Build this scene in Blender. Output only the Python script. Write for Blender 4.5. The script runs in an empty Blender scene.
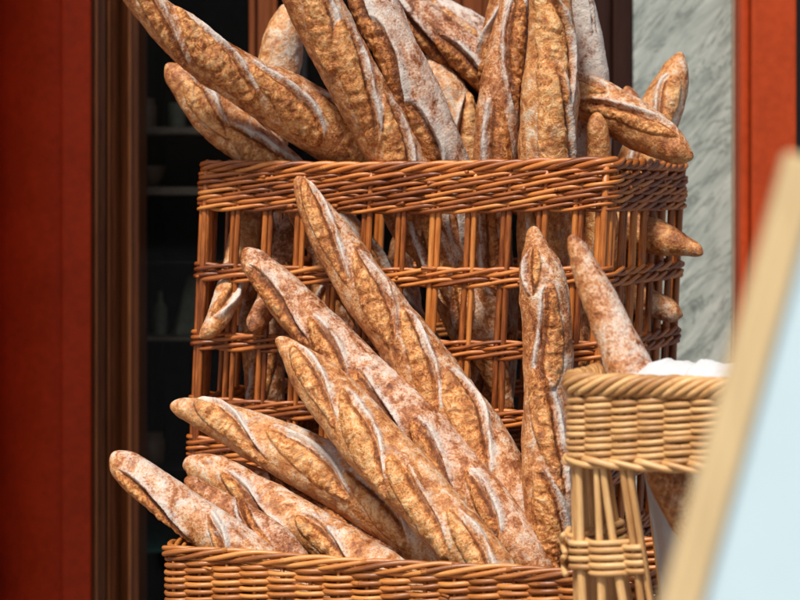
import bpy, math, random
import numpy as np

random.seed(4)
SC = bpy.context.scene
COL = SC.collection
ZC = 1.5            # camera height
D = 2.5             # camera distance to the plane y = 0
S = 0.0012          # metres per photo pixel at y = 0
PI = math.pi


def at(px, py, y):
    k = (D + y) / D
    return np.array([(px - 400) * S * k, y, ZC - (py - 200) * S * k])


# ------------------------------------------------------------------ numpy noise
_rs = np.random.RandomState(7)
_tab = _rs.rand(64, 64, 64).astype(np.float32)


def vnoise(p):
    i = np.floor(p).astype(np.int64)
    f = p - i
    f = f * f * f * (f * (f * 6 - 15) + 10)
    i0 = i & 63
    i1 = (i + 1) & 63
    x0, y0, z0 = i0[..., 0], i0[..., 1], i0[..., 2]
    x1, y1, z1 = i1[..., 0], i1[..., 1], i1[..., 2]
    fx, fy, fz = f[..., 0], f[..., 1], f[..., 2]
    a = _tab[x0, y0, z0] * (1 - fx) + _tab[x1, y0, z0] * fx
    b = _tab[x0, y1, z0] * (1 - fx) + _tab[x1, y1, z0] * fx
    c = _tab[x0, y0, z1] * (1 - fx) + _tab[x1, y0, z1] * fx
    d = _tab[x0, y1, z1] * (1 - fx) + _tab[x1, y1, z1] * fx
    return ((a * (1 - fy) + b * fy) * (1 - fz) + (c * (1 - fy) + d * fy) * fz) * 2 - 1


def fbm(p, o=4, g=0.5):
    r = 0
    a = 1.0
    t = 0
    for k in range(o):
        r = r + a * vnoise(p * (2.03 ** k) + 11.3 * k)
        t += a
        a *= g
    return r / t


# ------------------------------------------------------------------ object helpers
def tag(o, label=None, cat=None, group=None, kind=None):
    if label: o['label'] = label
    if cat: o['category'] = cat
    if group: o['group'] = group
    if kind: o['kind'] = kind
    return o


def empty(name, loc, label=None, cat=None, group=None, kind=None):
    o = bpy.data.objects.new(name, None)
    o.empty_display_size = 0.05
    o.location = loc
    COL.objects.link(o)
    return tag(o, label, cat, group, kind)


def wloc(o):
    l = np.array(o.location)
    while o.parent:
        o = o.parent
        l = l + np.array(o.location)
    return l


def link_mesh(name, V, F, mat, parent=None, smooth=True, attrs=None, loc=None):
    """V in world coordinates; quads/faces F (array or list)."""
    V = np.asarray(V, dtype=np.float64)
    base = np.zeros(3)
    if parent is not None:
        base = wloc(parent)
    own = np.zeros(3) if loc is None else np.asarray(loc, float) - base
    V = V - base - own
    me = bpy.data.meshes.new(name)
    if isinstance(F, np.ndarray):
        n, m = F.shape
        me.vertices.add(len(V))
        me.vertices.foreach_set('co', V.astype(np.float32).ravel())
        me.loops.add(n * m)
        me.loops.foreach_set('vertex_index', F.astype(np.int32).ravel())
        me.polygons.add(n)
        me.polygons.foreach_set('loop_start', np.arange(0, n * m, m, dtype=np.int32))
        me.update(calc_edges=True)
    else:
        me.from_pydata([tuple(v) for v in V], [], F)
    me.polygons.foreach_set('use_smooth', np.full(len(me.polygons), smooth))
    if attrs:
        for k, a in attrs.items():
            at_ = me.attributes.new(k, 'FLOAT_VECTOR', 'POINT')
            at_.data.foreach_set('vector', np.asarray(a, np.float32).ravel())
    me.materials.append(mat)
    me.update()
    o = bpy.data.objects.new(name, me)
    COL.objects.link(o)
    if parent is not None:
        o.parent = parent
    o.location = own
    return o


class Tubes:
    """collects swept tubes into one mesh, with a 'st' attribute (length, around, random)."""
    def __init__(self):
        self.V, self.F, self.A, self.n = [], [], [], 0

    def add(self, P, R, sides=8, closed=False, ref=(0, 0, 1), rnd=None, flat=1.0):
        P = np.asarray(P, float)
        N = len(P)
        R = np.broadcast_to(np.asarray(R, float), (N,))
        if closed:
            T = np.roll(P, -1, 0) - np.roll(P, 1, 0)
        else:
            T = np.gradient(P, axis=0)
        T /= np.linalg.norm(T, axis=1)[:, None] + 1e-12
        ref = np.asarray(ref, float)
        B = np.cross(T, ref)
        B /= np.linalg.norm(B, axis=1)[:, None] + 1e-12
        C = np.cross(B, T)
        a = np.arange(sides) * 2 * PI / sides
        ring = (B[:, None, :] * np.cos(a)[None, :, None] + C[:, None, :] * np.sin(a)[None, :, None] * flat)
        V = P[:, None, :] + ring * R[:, None, None]
        s = np.concatenate([[0], np.cumsum(np.linalg.norm(np.diff(P, axis=0), axis=1))])
        rnd = random.random() if rnd is None else rnd
        A = np.zeros((N, sides, 3))
        A[..., 0] = s[:, None]
        A[..., 1] = np.abs(a - PI)[None, :]
        A[..., 2] = rnd
        i = np.arange(N if closed else N - 1)
        j = np.arange(sides)
        I, J = np.meshgrid(i, j, indexing='ij')
        I2 = (I + 1) % N
        J2 = (J + 1) % sides
        F = np.stack([I * sides + J, I * sides + J2, I2 * sides + J2, I2 * sides + J], -1).reshape(-1, 4) + self.n
        self.V.append(V.reshape(-1, 3))
        self.A.append(A.reshape(-1, 3))
        self.F.append(F)
        self.n += N * sides
        if not closed:          # caps: two quads fan for 8 sides (degenerate-free: use centre vert)
            for r, sgn in ((0, 1), (N - 1, -1)):
                c = P[r]
                self.V.append(c[None, :])
                self.A.append(np.array([[s[r], 0, rnd]]))
                ci = self.n
                self.n += 1
                st = ci - N * sides - (0 if r == 0 else 1)
                base = st + r * sides
                q = []
                for k in range(0, sides, 2):
                    a0, a1, a2 = base + k, base + (k + 1) % sides, base + (k + 2) % sides
                    q.append([ci, a2, a1, a0] if sgn > 0 else [ci, a0, a1, a2])
                self.F.append(np.array(q))

    def build(self, name, mat, parent=None, warp=None):
        V = np.concatenate(self.V)
        if warp is not None:
            V = warp(V)
        return link_mesh(name, V, np.concatenate(self.F), mat, parent, True, {'st': np.concatenate(self.A)})


def box(c0, c1, bev=0.0):
    """axis aligned box, chamfered edges when bev > 0 (as V, F)"""
    c0 = np.minimum(c0, c1) if False else np.array(c0, float)
    c1 = np.array(c1, float)
    lo, hi = np.minimum(c0, c1), np.maximum(c0, c1)
    if bev <= 0:
        V = [[(lo, hi)[i][0], (lo, hi)[j][1], (lo, hi)[k][2]] for i in (0, 1) for j in (0, 1) for k in (0, 1)]
        F = [[0, 1, 3, 2], [4, 6, 7, 5], [0, 4, 5, 1], [2, 3, 7, 6], [0, 2, 6, 4], [1, 5, 7, 3]]
        return V, F
    import bmesh
    bm = bmesh.new()
    V, F = box(lo, hi)
    vs = [bm.verts.new(v) for v in V]
    for f in F: bm.faces.new([vs[i] for i in f])
    bmesh.ops.bevel(bm, geom=bm.edges[:], offset=bev, segments=2, affect='EDGES', profile=0.6)
    bm.verts.index_update()
    V = [tuple(v.co) for v in bm.verts]
    F = [[v.index for v in f.verts] for f in bm.faces]
    bm.free()
    return V, F


def boxes(name, lst, mat, parent=None, bev=0.0, **kw):
    V, F = [], []
    for c0, c1 in lst:
        v, f = box(c0, c1, bev)
        n = len(V)
        V += [tuple(x) for x in v]
        F += [[i + n for i in g] for g in f]
    return link_mesh(name, V, F, mat, parent, smooth=False, **kw)


# ------------------------------------------------------------------ materials
def newmat(name):
    m = bpy.data.materials.new(name)
    m.use_nodes = True
    nt = m.node_tree
    nt.nodes.clear()
    out = nt.nodes.new('ShaderNodeOutputMaterial')
    b = nt.nodes.new('ShaderNodeBsdfPrincipled')
    nt.links.new(b.outputs[0], out.inputs['Surface'])
    return m, nt, b


class NG:
    def __init__(self, nt): self.nt = nt

    def link(self, v, inp):
        if isinstance(v, bpy.types.NodeSocket): self.nt.links.new(v, inp)
        elif v is not None:
            inp.default_value = v if not (isinstance(v, tuple) and len(v) == 3 and len(inp.default_value) == 4) else (*v, 1)

    def math(self, op, a, b=None, c=None, clamp=False):
        n = self.nt.nodes.new('ShaderNodeMath')
        n.operation = op
        n.use_clamp = clamp
        self.link(a, n.inputs[0]); self.link(b, n.inputs[1]); self.link(c, n.inputs[2])
        return n.outputs[0]

    def vmath(self, op, a, b):
        n = self.nt.nodes.new('ShaderNodeVectorMath')
        n.operation = op
        self.link(a, n.inputs[0]); self.link(b, n.inputs[1])
        return n.outputs[0]

    def noise(self, vec, scale, detail=4, rough=0.55, dist=0.0):
        n = self.nt.nodes.new('ShaderNodeTexNoise')
        self.link(vec, n.inputs['Vector'])
        n.inputs['Scale'].default_value = scale
        n.inputs['Detail'].default_value = detail
        n.inputs['Roughness'].default_value = rough
        n.inputs['Distortion'].default_value = dist
        return n.outputs['Fac']

    def ramp(self, fac, stops, interp='LINEAR'):
        n = self.nt.nodes.new('ShaderNodeValToRGB')
        n.color_ramp.interpolation = interp
        el = n.color_ramp.elements
        while len(el) < len(stops): el.new(0.5)
        for e, (p, c) in zip(el, stops):
            e.position = p
            e.color = (*c, 1) if len(c) == 3 else c
        self.link(fac, n.inputs[0])
        return n.outputs[0]

    def mapr(self, v, a, b, c=0.0, d=1.0, smooth=True):
        n = self.nt.nodes.new('ShaderNodeMapRange')
        n.interpolation_type = 'SMOOTHSTEP' if smooth else 'LINEAR'
        self.link(v, n.inputs[0])
        for i, x in enumerate((a, b, c, d)): self.link(x, n.inputs[i + 1])
        return n.outputs[0]

    def mix(self, f, a, b, mode='MIX'):
        n = self.nt.nodes.new('ShaderNodeMix')
        n.data_type = 'RGBA'
        n.blend_type = mode
        self.link(f, n.inputs[0]); self.link(a, n.inputs[6]); self.link(b, n.inputs[7])
        return n.outputs[2]

    def attr(self, name):
        n = self.nt.nodes.new('ShaderNodeAttribute')
        n.attribute_name = name
        return n.outputs['Vector']

    def sep(self, v):
        n = self.nt.nodes.new('ShaderNodeSeparateXYZ')
        self.link(v, n.inputs[0])
        return n.outputs

    def comb(self, x, y, z):
        n = self.nt.nodes.new('ShaderNodeCombineXYZ')
        self.link(x, n.inputs[0]); self.link(y, n.inputs[1]); self.link(z, n.inputs[2])
        return n.outputs[0]

    def obj(self):
        return self.nt.nodes.new('ShaderNodeTexCoord').outputs['Object']

    def bump(self, h, strength, dist, normal=None):
        n = self.nt.nodes.new('ShaderNodeBump')
        n.inputs['Strength'].default_value = strength
        n.inputs['Distance'].default_value = dist
        self.link(h, n.inputs['Height'])
        if normal is not None: self.link(normal, n.inputs['Normal'])
        return n.outputs[0]


def crust_material():
    m, nt, b = newmat('baked_crust')
    g = NG(nt)
    A = g.sep(g.attr('mask'))      # slash interior, ear ridge, groove
    B = g.sep(g.attr('loaf'))      # flour, bake, random
    p = g.vmath('ADD', g.obj(), g.comb(g.math('MULTIPLY', B[2], 7.0), g.math('MULTIPLY', B[2], 3.0), 0.0))
    n1 = g.noise(g.vmath('MULTIPLY', p, (1.25, 1.0, 0.8)), 24, 6, 0.62, 1.6)
    n2 = g.noise(p, 75, 5, 0.6, 0.8)
    n3 = g.noise(p, 330, 4, 0.65)
    n4 = g.noise(g.vmath('ADD', p, (3.1, 1.2, 5.0)), 48, 6, 0.68, 1.5)
    cf = g.math('ADD', g.math('MULTIPLY', n1, 0.5), g.math('MULTIPLY', n2, 0.5))
    cf = g.math('ADD', cf, g.math('MULTIPLY', g.math('SUBTRACT', B[1], 0.62), 0.28))
    n5 = g.noise(g.vmath('ADD', p, (9.1, 4.2, 2.0)), 34, 5, 0.62, 2.0)
    cf = g.math('ADD', cf, g.math('MULTIPLY', g.math('SUBTRACT', n3, 0.5), 0.40))
    crust = g.ramp(cf, [(0.30, (0.12, 0.034, 0.010)), (0.41, (0.37, 0.125, 0.036)), (0.51, (0.62, 0.280, 0.095)), (0.65, (0.80, 0.52, 0.25))])
    uf = g.math('ADD', g.math('MULTIPLY', n4, 0.62), g.math('MULTIPLY', n3, 0.38))
    uf = g.math('ADD', uf, g.math('MULTIPLY', g.math('SUBTRACT', B[1], 0.66), 0.22))
    uf = g.math('SUBTRACT', uf, g.math('MULTIPLY', A[2], 0.14))
    crumb = g.ramp(uf, [(0.34, (0.13, 0.036, 0.009)), (0.42, (0.44, 0.140, 0.028)), (0.50, (0.72, 0.335, 0.105)), (0.61, (0.90, 0.63, 0.33))])
    mk = g.math('ADD', A[0], g.math('MULTIPLY', g.math('SUBTRACT', n2, 0.5), 1.1))
    mk = g.mapr(mk, 0.25, 0.75, 0.0, 0.92)
    col = g.mix(mk, crust, crumb)
    # darker baked patches over crust and crumb alike
    dk = g.mapr(g.math('ADD', n5, g.math('MULTIPLY', g.math('SUBTRACT', n3, 0.5), 0.35)), 0.52, 0.66, 0.0, 0.60)
    col = g.mix(dk, col, (0.22, 0.060, 0.016))
    # burnt lips along the cuts
    burn = g.mapr(g.math('ADD', A[2], g.math('MULTIPLY', g.math('SUBTRACT', n2, 0.5), 1.4)), 0.35, 1.0, 0.0, 0.65)
    col = g.mix(burn, col, (0.17, 0.055, 0.018))
    # flour
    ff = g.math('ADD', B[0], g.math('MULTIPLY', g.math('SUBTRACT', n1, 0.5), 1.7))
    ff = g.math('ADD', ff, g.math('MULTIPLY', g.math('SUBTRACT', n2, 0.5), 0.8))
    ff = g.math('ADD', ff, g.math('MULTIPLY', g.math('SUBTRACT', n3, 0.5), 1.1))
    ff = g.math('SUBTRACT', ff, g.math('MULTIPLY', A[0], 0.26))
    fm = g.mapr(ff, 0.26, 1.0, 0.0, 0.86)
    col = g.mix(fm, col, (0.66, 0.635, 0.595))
    # tiny blisters, darker
    vo = nt.nodes.new('ShaderNodeTexVoronoi')
    vo.inputs['Scale'].default_value = 260
    nt.links.new(p, vo.inputs['Vector'])
    bl = g.mapr(vo.outputs['Distance'], 0.10, 0.34, 1.0, 0.0)
    bl = g.math('MULTIPLY', bl, g.mapr(n2, 0.42, 0.6, 0.0, 0.7))
    col = g.mix(bl, col, (0.22, 0.075, 0.025))
    nt.links.new(col, b.inputs['Base Color'])
    nt.links.new(g.mapr(fm, 0, 1, 0.44, 0.9), b.inputs['Roughness'])
    b.inputs['Specular IOR Level'].default_value = 0.42
    h = g.math('ADD', g.math('MULTIPLY', n3, 0.75), g.math('MULTIPLY', n2, 1.0))
    h = g.math('ADD', h, g.math('MULTIPLY', g.math('MULTIPLY', n4, A[0]), 2.2))
    nt.links.new(g.bump(h, 0.7, 0.0030), b.inputs['Normal'])
    return m


def wicker_material(name, dark, mid, light, rough=0.38, coat=0.25, tone=0.26):
    m, nt, b = newmat(name)
    g = NG(nt)
    st = g.sep(g.attr('st'))
    v = g.comb(g.math('MULTIPLY', st[0], 9.0), g.math('MULTIPLY', st[1], 3.2), g.math('MULTIPLY', st[2], 57.0))
    n1 = g.noise(v, 1.6, 4, 0.6)
    v2 = g.comb(g.math('MULTIPLY', st[0], 30.0), g.math('MULTIPLY', st[1], 1.0), g.math('MULTIPLY', st[2], 91.0))
    n2 = g.noise(v2, 1.3, 5, 0.62)
    n3 = g.noise(g.obj(), 700, 3, 0.6)
    ng = g.noise(g.obj(), 9, 3, 0.55)
    f = g.math('ADD', g.math('MULTIPLY', n1, 0.40), g.math('MULTIPLY', n2, 0.40))
    f = g.math('ADD', f, g.math('MULTIPLY', g.math('SUBTRACT', st[2], 0.28), tone))
    f = g.math('ADD', f, g.math('MULTIPLY', g.math('SUBTRACT', ng, 0.5), 0.35))
    col = g.ramp(f, [(0.30, dark), (0.50, mid), (0.70, light)])
    spk = g.mapr(n3, 0.60, 0.72, 0.0, 0.35)
    col = g.mix(spk, col, dark)
    nt.links.new(col, b.inputs['Base Color'])
    nt.links.new(g.mapr(n2, 0.3, 0.7, rough - 0.08, rough + 0.16), b.inputs['Roughness'])
    b.inputs['Specular IOR Level'].default_value = 0.5
    b.inputs['Coat Weight'].default_value = coat
    b.inputs['Coat Roughness'].default_value = 0.3
    nt.links.new(g.bump(g.math('ADD', n2, n1), 0.35, 0.0010), b.inputs['Normal'])
    return m


def paint(name, c, rough=0.45, var=0.12, bump=0.15, scale=6.0, spec=0.5, stretch=(1, 1, 1), c2=None):
    m, nt, b = newmat(name)
    g = NG(nt)
    p = g.vmath('MULTIPLY', g.obj(), stretch)
    n1 = g.noise(p, scale, 5, 0.6)
    n2 = g.noise(p, scale * 14, 4, 0.6)
    f = g.math('ADD', g.math('MULTIPLY', n1, 0.6), g.math('MULTIPLY', n2, 0.4))
    a = tuple(x * (1 - var * 2) for x in c) if c2 is None else c2
    d = tuple(min(1, x * (1 + var)) for x in c)
    nt.links.new(g.ramp(f, [(0.35, a), (0.62, d)]), b.inputs['Base Color'])
    nt.links.new(g.mapr(n2, 0.3, 0.7, rough - 0.06, rough + 0.1), b.inputs['Roughness'])
    b.inputs['Specular IOR Level'].default_value = spec
    nt.links.new(g.bump(f, bump, 0.003), b.inputs['Normal'])
    return m


def marble_material():
    m, nt, b = newmat('green_grey_marble')
    g = NG(nt)
    o = g.obj()
    mp = nt.nodes.new('ShaderNodeMapping')
    mp.vector_type = 'TEXTURE'
    mp.inputs['Rotation'].default_value = (0, math.radians(-48), 0)
    mp.inputs['Scale'].default_value = (1.0, 0.5, 0.24)
    nt.links.new(o, mp.inputs['Vector'])
    v = mp.outputs[0]
    a = g.noise(v, 9.0, 9, 0.70, 0.6)
    c = g.noise(v, 4.6, 9, 0.70, 0.9)
    base = g.ramp(a, [(0.34, (0.22, 0.255, 0.235)), (0.48, (0.36, 0.405, 0.370)), (0.66, (0.50, 0.545, 0.50))])
    r2 = g.math('ABSOLUTE', g.math('SUBTRACT', c, 0.5))
    col = g.mix(g.mapr(r2, 0.0, 0.030, 0.55, 0.0), base, (0.065, 0.085, 0.078))
    nt.links.new(col, b.inputs['Base Color'])
    b.inputs['Roughness'].default_value = 0.35
    return m


M_CRUST = crust_material()
M_WICK = wicker_material('varnished_brown_willow', (0.15, 0.034, 0.006), (0.50, 0.150, 0.027), (0.74, 0.31, 0.075), 0.32, 0.18)
M_WICK2 = wicker_material('honey_brown_willow', (0.20, 0.056, 0.011), (0.53, 0.19, 0.040), (0.76, 0.36, 0.10), 0.32, 0.25)
M_PALE = wicker_material('pale_golden_willow', (0.36, 0.165, 0.052), (0.68, 0.39, 0.150), (0.86, 0.62, 0.31), 0.42, 0.15, 0.20)
M_RED = paint('red_paint', (0.62, 0.060, 0.013), 0.5, 0.14, 0.08, 5, 0.2)
M_RED2 = paint('orange_red_paint', (0.42, 0.052, 0.010), 0.5, 0.10, 0.08, 5, 0.2)
M_MAH = paint('varnished_mahogany', (0.17, 0.055, 0.018), 0.4, 0.3, 0.2, 18, 0.35, stretch=(1, 1, 0.06))
M_MAHL = paint('varnished_orange_wood', (0.20, 0.052, 0.012), 0.4, 0.25, 0.2, 18, 0.3, stretch=(1, 1, 0.06))
M_MAROON = paint('dark_maroon_wood', (0.026, 0.008, 0.005), 0.5, 0.2, 0.15, 12, 0.2, stretch=(1, 1, 0.08))
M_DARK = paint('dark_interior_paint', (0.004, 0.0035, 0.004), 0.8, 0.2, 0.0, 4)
M_SHELF = paint('dusty_shelf_wood', (0.13, 0.115, 0.085), 0.6, 0.25, 0.1, 10)
M_GREY = paint('dark_grey_paint', (0.014, 0.017, 0.019), 0.5, 0.12, 0.1, 6)
M_MARBLE = marble_material()
M_CLOTH = paint('white_linen', (0.60, 0.62, 0.63), 0.85, 0.03, 0.25, 60, 0.2)
M_BOARD = paint('pale_blue_white_board', (0.60, 0.78, 0.86), 0.45, 0.015, 0.0, 2, 0.4)
M_BEAD = paint('orange_varnished_bead', (0.42, 0.15, 0.04), 0.35, 0.3, 0.1, 20, stretch=(1, 1, .05))
M_STRIP = paint('dull_beige_paint', (0.30, 0.21, 0.15), 0.6)
M_PINE = paint('pale_pine_frame', (0.74, 0.56, 0.30), 0.5, 0.10, 0.15, 9, stretch=(1, 1, 0.15))
M_PAVE = paint('grey_paving', (0.24, 0.23, 0.22), 0.8, 0.2, 0.4, 3)
M_TABLE = paint('brown_table_wood', (0.20, 0.10, 0.045), 0.5, 0.25, 0.3, 12, stretch=(0.1, 1, 1))
M_JAR = paint('greyish_green_sacking', (0.14, 0.16, 0.11), 0.8, 0.25, 0.4, 14)
M_GOODS = paint('dusty_brown_ceramic', (0.13, 0.085, 0.05), 0.5, 0.3, 0.1, 20)
M_TEAL = paint('teal_glass_edge', (0.02, 0.12, 0.10), 0.3, 0.1, 0.0, 6)


def glass_material():
    m = bpy.data.materials.new('window_glass')
    m.use_nodes = True
    nt = m.node_tree
    nt.nodes.clear()
    out = nt.nodes.new('ShaderNodeOutputMaterial')
    mx = nt.nodes.new('ShaderNodeMixShader')
    tr = nt.nodes.new('ShaderNodeBsdfTransparent')
    gl = nt.nodes.new('ShaderNodeBsdfGlossy')
    gl.inputs['Roughness'].default_value = 0.03
    gl.inputs['Color'].default_value = (0.8, 0.85, 0.9, 1)
    mx.inputs[0].default_value = 0.004
    nt.links.new(tr.outputs[0], mx.inputs[1])
    nt.links.new(gl.outputs[0], mx.inputs[2])
    nt.links.new(mx.outputs[0], out.inputs['Surface'])
    return m


M_GLASS = glass_material()


# ------------------------------------------------------------------ spline
def catmull(P, n):
    P = np.asarray(P, float)
    Q = np.vstack([2 * P[0] - P[1], P, 2 * P[-1] - P[-2]])
    t = np.linspace(0, len(P) - 1 - 1e-9, n)
    i = t.astype(int)
    f = (t - i)[:, None]
    p0, p1, p2, p3 = Q[i], Q[i + 1], Q[i + 2], Q[i + 3]
    return 0.5 * (2 * p1 + (p2 - p0) * f + (2 * p0 - 5 * p1 + 4 * p2 - p3) * f ** 2 + (3 * p1 - p0 - 3 * p2 + p3) * f ** 3)


def sstep(x, a=0.0, b=1.0):
    t = np.clip((x - a) / (b - a), 0, 1)
    return t * t * (3 - 2 * t)


# ------------------------------------------------------------------ baguettes
LOAVES = []
GU = 'baguettes standing in the tall basket'


def baguette(label, pts, group, cuts=None, flour=0.35, bake=0.5, phi=0.0, ear=1, slope=0.28, seed=None,
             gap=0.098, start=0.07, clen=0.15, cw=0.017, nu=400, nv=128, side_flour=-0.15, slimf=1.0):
    """pts: (px, py, y, width_px) along the spine, tip first."""
    seed = len(LOAVES) * 1.37 + 0.5 if seed is None else seed
    rs = np.random.RandomState(int(seed * 100) % 100000)
    slim = lambda w: w if w < 22 else max(20, w * slimf - 5.5)
    if group == GU: slimf *= 1.07
    W = np.array([[*at(p[0], p[1], p[2]), slim(p[3]) * S * (D + p[2]) / D * 0.5] for p in pts])
    tex = rs.uniform(.45, 1.1)
    C = catmull(W, 600)
    seg = np.linalg.norm(np.diff(C[:, :3], axis=0), axis=1)
    s = np.concatenate([[0], np.cumsum(seg)])
    L = s[-1]
    # denser rings at the tips
    x = np.linspace(0, 1, nu)
    warp = x + 0.035 * -np.sin(2 * PI * x)
    su = L * np.clip(warp, 0, 1)
    C = np.stack([np.interp(su, s, C[:, k]) for k in range(4)], 1)
    P, R = C[:, :3], np.maximum(C[:, 3], 0.004)
    # rounded ends
    ra = max(R[min(nu - 1, 8)], 0.006)
    rb = max(R[-9], 0.006)
    da = np.clip(su / (ra * 1.7), 0, 1)
    db = np.clip((L - su) / (rb * 1.7), 0, 1)
    cap = np.sqrt(np.clip(1 - (1 - da) ** 2, 0, 1)) * np.sqrt(np.clip(1 - (1 - db) ** 2, 0, 1))
    R = R * np.maximum(cap, 0.0)
    T = np.gradient(P, axis=0)
    T /= np.linalg.norm(T, axis=1)[:, None]
    Fd = np.array([0, -1.0, 0])[None, :] - T * (T @ np.array([0, -1.0, 0]))[:, None]
    Fd /= np.linalg.norm(Fd, axis=1)[:, None]
    Sd = np.cross(T, Fd)
    ph = np.arange(nv) * 2 * PI / nv
    dirs = Fd[:, None, :] * np.cos(ph)[None, :, None] + Sd[:, None, :] * np.sin(ph)[None, :, None]
    R = R * (1 + 0.05 * vnoise(np.stack([su * 16 + seed, su * 0 + 3.3, su * 0], -1)))
    base = P[:, None, :] + dirs * R[:, None, None]
    q = base + seed * 3.1
    s2 = su[:, None] * np.ones(nv)[None, :]
    phw = (ph - phi + PI) % (2 * PI) - PI
    tt = np.maximum(R, 0.012)[:, None] * phw[None, :]
    fade = cap[:, None]
    h = 0.0034 * fbm(q * 14, 2) + 0.0012 * fbm(q * 50, 2) + 0.0005 * fbm(q * 180, 2)
    m_all = np.zeros((nu, nv)); e_all = np.zeros((nu, nv)); g_all = np.zeros((nu, nv)); f_all = np.zeros((nu, nv))
    if cuts is None:
        cuts = []
        c = start + clen * 0.5
        while c < L - 0.06:
            cuts.append((c + rs.uniform(-.008, .008), clen * rs.uniform(.88, 1.15), cw * rs.uniform(.8, 1.2), slope * rs.uniform(.6, 1.4), rs.uniform(-.003, .003), ear))
            c += gap * rs.uniform(.9, 1.15)
    wob = 0.0035 * fbm(q * 26 + 9, 3)
    for (sc_, ln, cwid, sl, off, e) in cuts:
        u = (s2 - sc_) / (ln * 0.5)
        rr = np.interp(sc_, su, np.maximum(C[:, 3], .004)) / 0.033
        leaf = cwid * min(1.1, rr + .1) * np.sqrt(np.clip(1 - u * u, 0, 1)) ** 1.15 * (1 + 0.22 * np.sin(2.5 * u + sc_ * 40))
        tl = tt - (sl * 1.35) * (s2 - sc_) - off + wob
        on = (np.abs(u) < 1) * sstep(1 - np.abs(u), 0, 0.12)
        d = leaf - np.abs(tl)
        m = sstep(d, -0.0006, 0.0034) * on
        te = (tl - e * leaf) * e
        amp = np.clip(1 - u * u, 0, 1)
        ridge = np.exp(-((te - 0.0026) / np.where(te < .0026, .0018, .0046)) ** 2) * amp ** .6 * on
        groove = np.exp(-((te + 0.0036) / 0.0036) ** 2) * amp ** .6 * on * (te < 0.002)
        te2 = (-tl * e - leaf)
        ridge2 = np.exp(-((te2 - 0.001) / 0.0025) ** 2) * amp * on * 0.35
        bul = np.clip(1 - (tl / (leaf + 1e-5)) ** 2, 0, 1) * m
        # the newer cut wins over the earlier ones
        h = h * (1 - 0.7 * m)
        tear = np.stack([s2 * 150 + tl * 60, tl * 55, np.full_like(tl, seed)], -1)
        rough = 1 - 2 * np.abs(fbm(q * 95, 3)) * 1.4
        h = h + 0.0056 * ridge + 0.0012 * ridge2 - 0.0066 * groove + 0.0036 * bul + m * (tex * 0.0013 * rough + 0.0018 * fbm(tear * 1.0, 2) + (1.4 - tex) * 0.0028 * fbm(q * 34 + 5, 2))
        e_all = e_all * (1 - m)
        fb = np.exp(-((te - 0.0050) / 0.0058) ** 2) * amp ** .5 * on * (te > -0.001) * rs.uniform(.5, 1.3)
        f_all = np.maximum(f_all * (1 - m), fb)
        g_all = g_all * (1 - m)
        m_all = np.maximum(m_all * (1 - ridge), m)
        e_all = np.maximum(e_all, np.maximum(ridge, ridge2))
        g_all = np.maximum(g_all, groove)
    h = h * (0.25 + 0.75 * fade) * np.minimum(1, R / 0.012)[:, None]
    V = base + dirs * h[..., None]
    i = np.arange(nu - 1); j = np.arange(nv)
    I, J = np.meshgrid(i, j, indexing='ij')
    J2 = (J + 1) % nv
    F = np.stack([I * nv + J, I * nv + J2, (I + 1) * nv + J2, (I + 1) * nv + J], -1).reshape(-1, 4)
    mask = np.stack([m_all, e_all, g_all], -1).reshape(-1, 3)
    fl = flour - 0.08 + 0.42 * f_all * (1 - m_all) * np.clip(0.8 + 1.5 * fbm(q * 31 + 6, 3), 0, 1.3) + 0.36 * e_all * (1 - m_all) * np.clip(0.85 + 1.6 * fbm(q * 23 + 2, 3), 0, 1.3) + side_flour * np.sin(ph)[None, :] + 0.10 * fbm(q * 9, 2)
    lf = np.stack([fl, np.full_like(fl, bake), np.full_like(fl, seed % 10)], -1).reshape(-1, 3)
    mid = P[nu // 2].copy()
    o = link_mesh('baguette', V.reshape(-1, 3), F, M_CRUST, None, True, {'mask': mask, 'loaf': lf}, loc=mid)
    tag(o, label, 'baguette', group)
    LOAVES.append(o)
    return o


# ------------------------------------------------------------------ basket paths
class Loop:
    """closed rounded polygon in plan"""
    def __init__(self, corners, rad, step=0.004):
        corners = [np.array(c, float) for c in corners]
        pts = []
        n = len(corners)
        for i in range(n):
            a, b, c = corners[i - 1], corners[i], corners[(i + 1) % n]
            u = (a - b) / np.linalg.norm(a - b)
            v = (c - b) / np.linalg.norm(c - b)
            p, q = b + u * rad, b + v * rad
            for t in np.linspace(0, 1, 9):
                pts.append((1 - t) ** 2 * p + 2 * t * (1 - t) * b + t * t * q)
        pts = np.array(pts)
        cl = np.vstack([pts, pts[:1]])
        s = np.concatenate([[0], np.cumsum(np.linalg.norm(np.diff(cl, axis=0), axis=1))])
        self.L = s[-1]
        self.s, self.cl = s, cl
        cen = pts.mean(0)
        self.cen = cen

    def pos(self, s):
        s = np.mod(s, self.L)
        return np.stack([np.interp(s, self.s, self.cl[:, 0]), np.interp(s, self.s, self.cl[:, 1])], -1)

    def nor(self, s):
        t = self.pos(s + 0.004) - self.pos(s - 0.004)
        n = np.stack([t[..., 1], -t[..., 0]], -1)
        n /= np.linalg.norm(n, axis=-1)[..., None] + 1e-9
        d = self.pos(s) - self.cen
        sg = np.sign((n * d).sum(-1))
        return n * np.median(sg)

    def p3(self, s, off, z):
        xy = self.pos(s) + self.nor(s) * np.asarray(off)[..., None]
        return np.column_stack([xy, np.broadcast_to(z, xy.shape[:1])])


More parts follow.
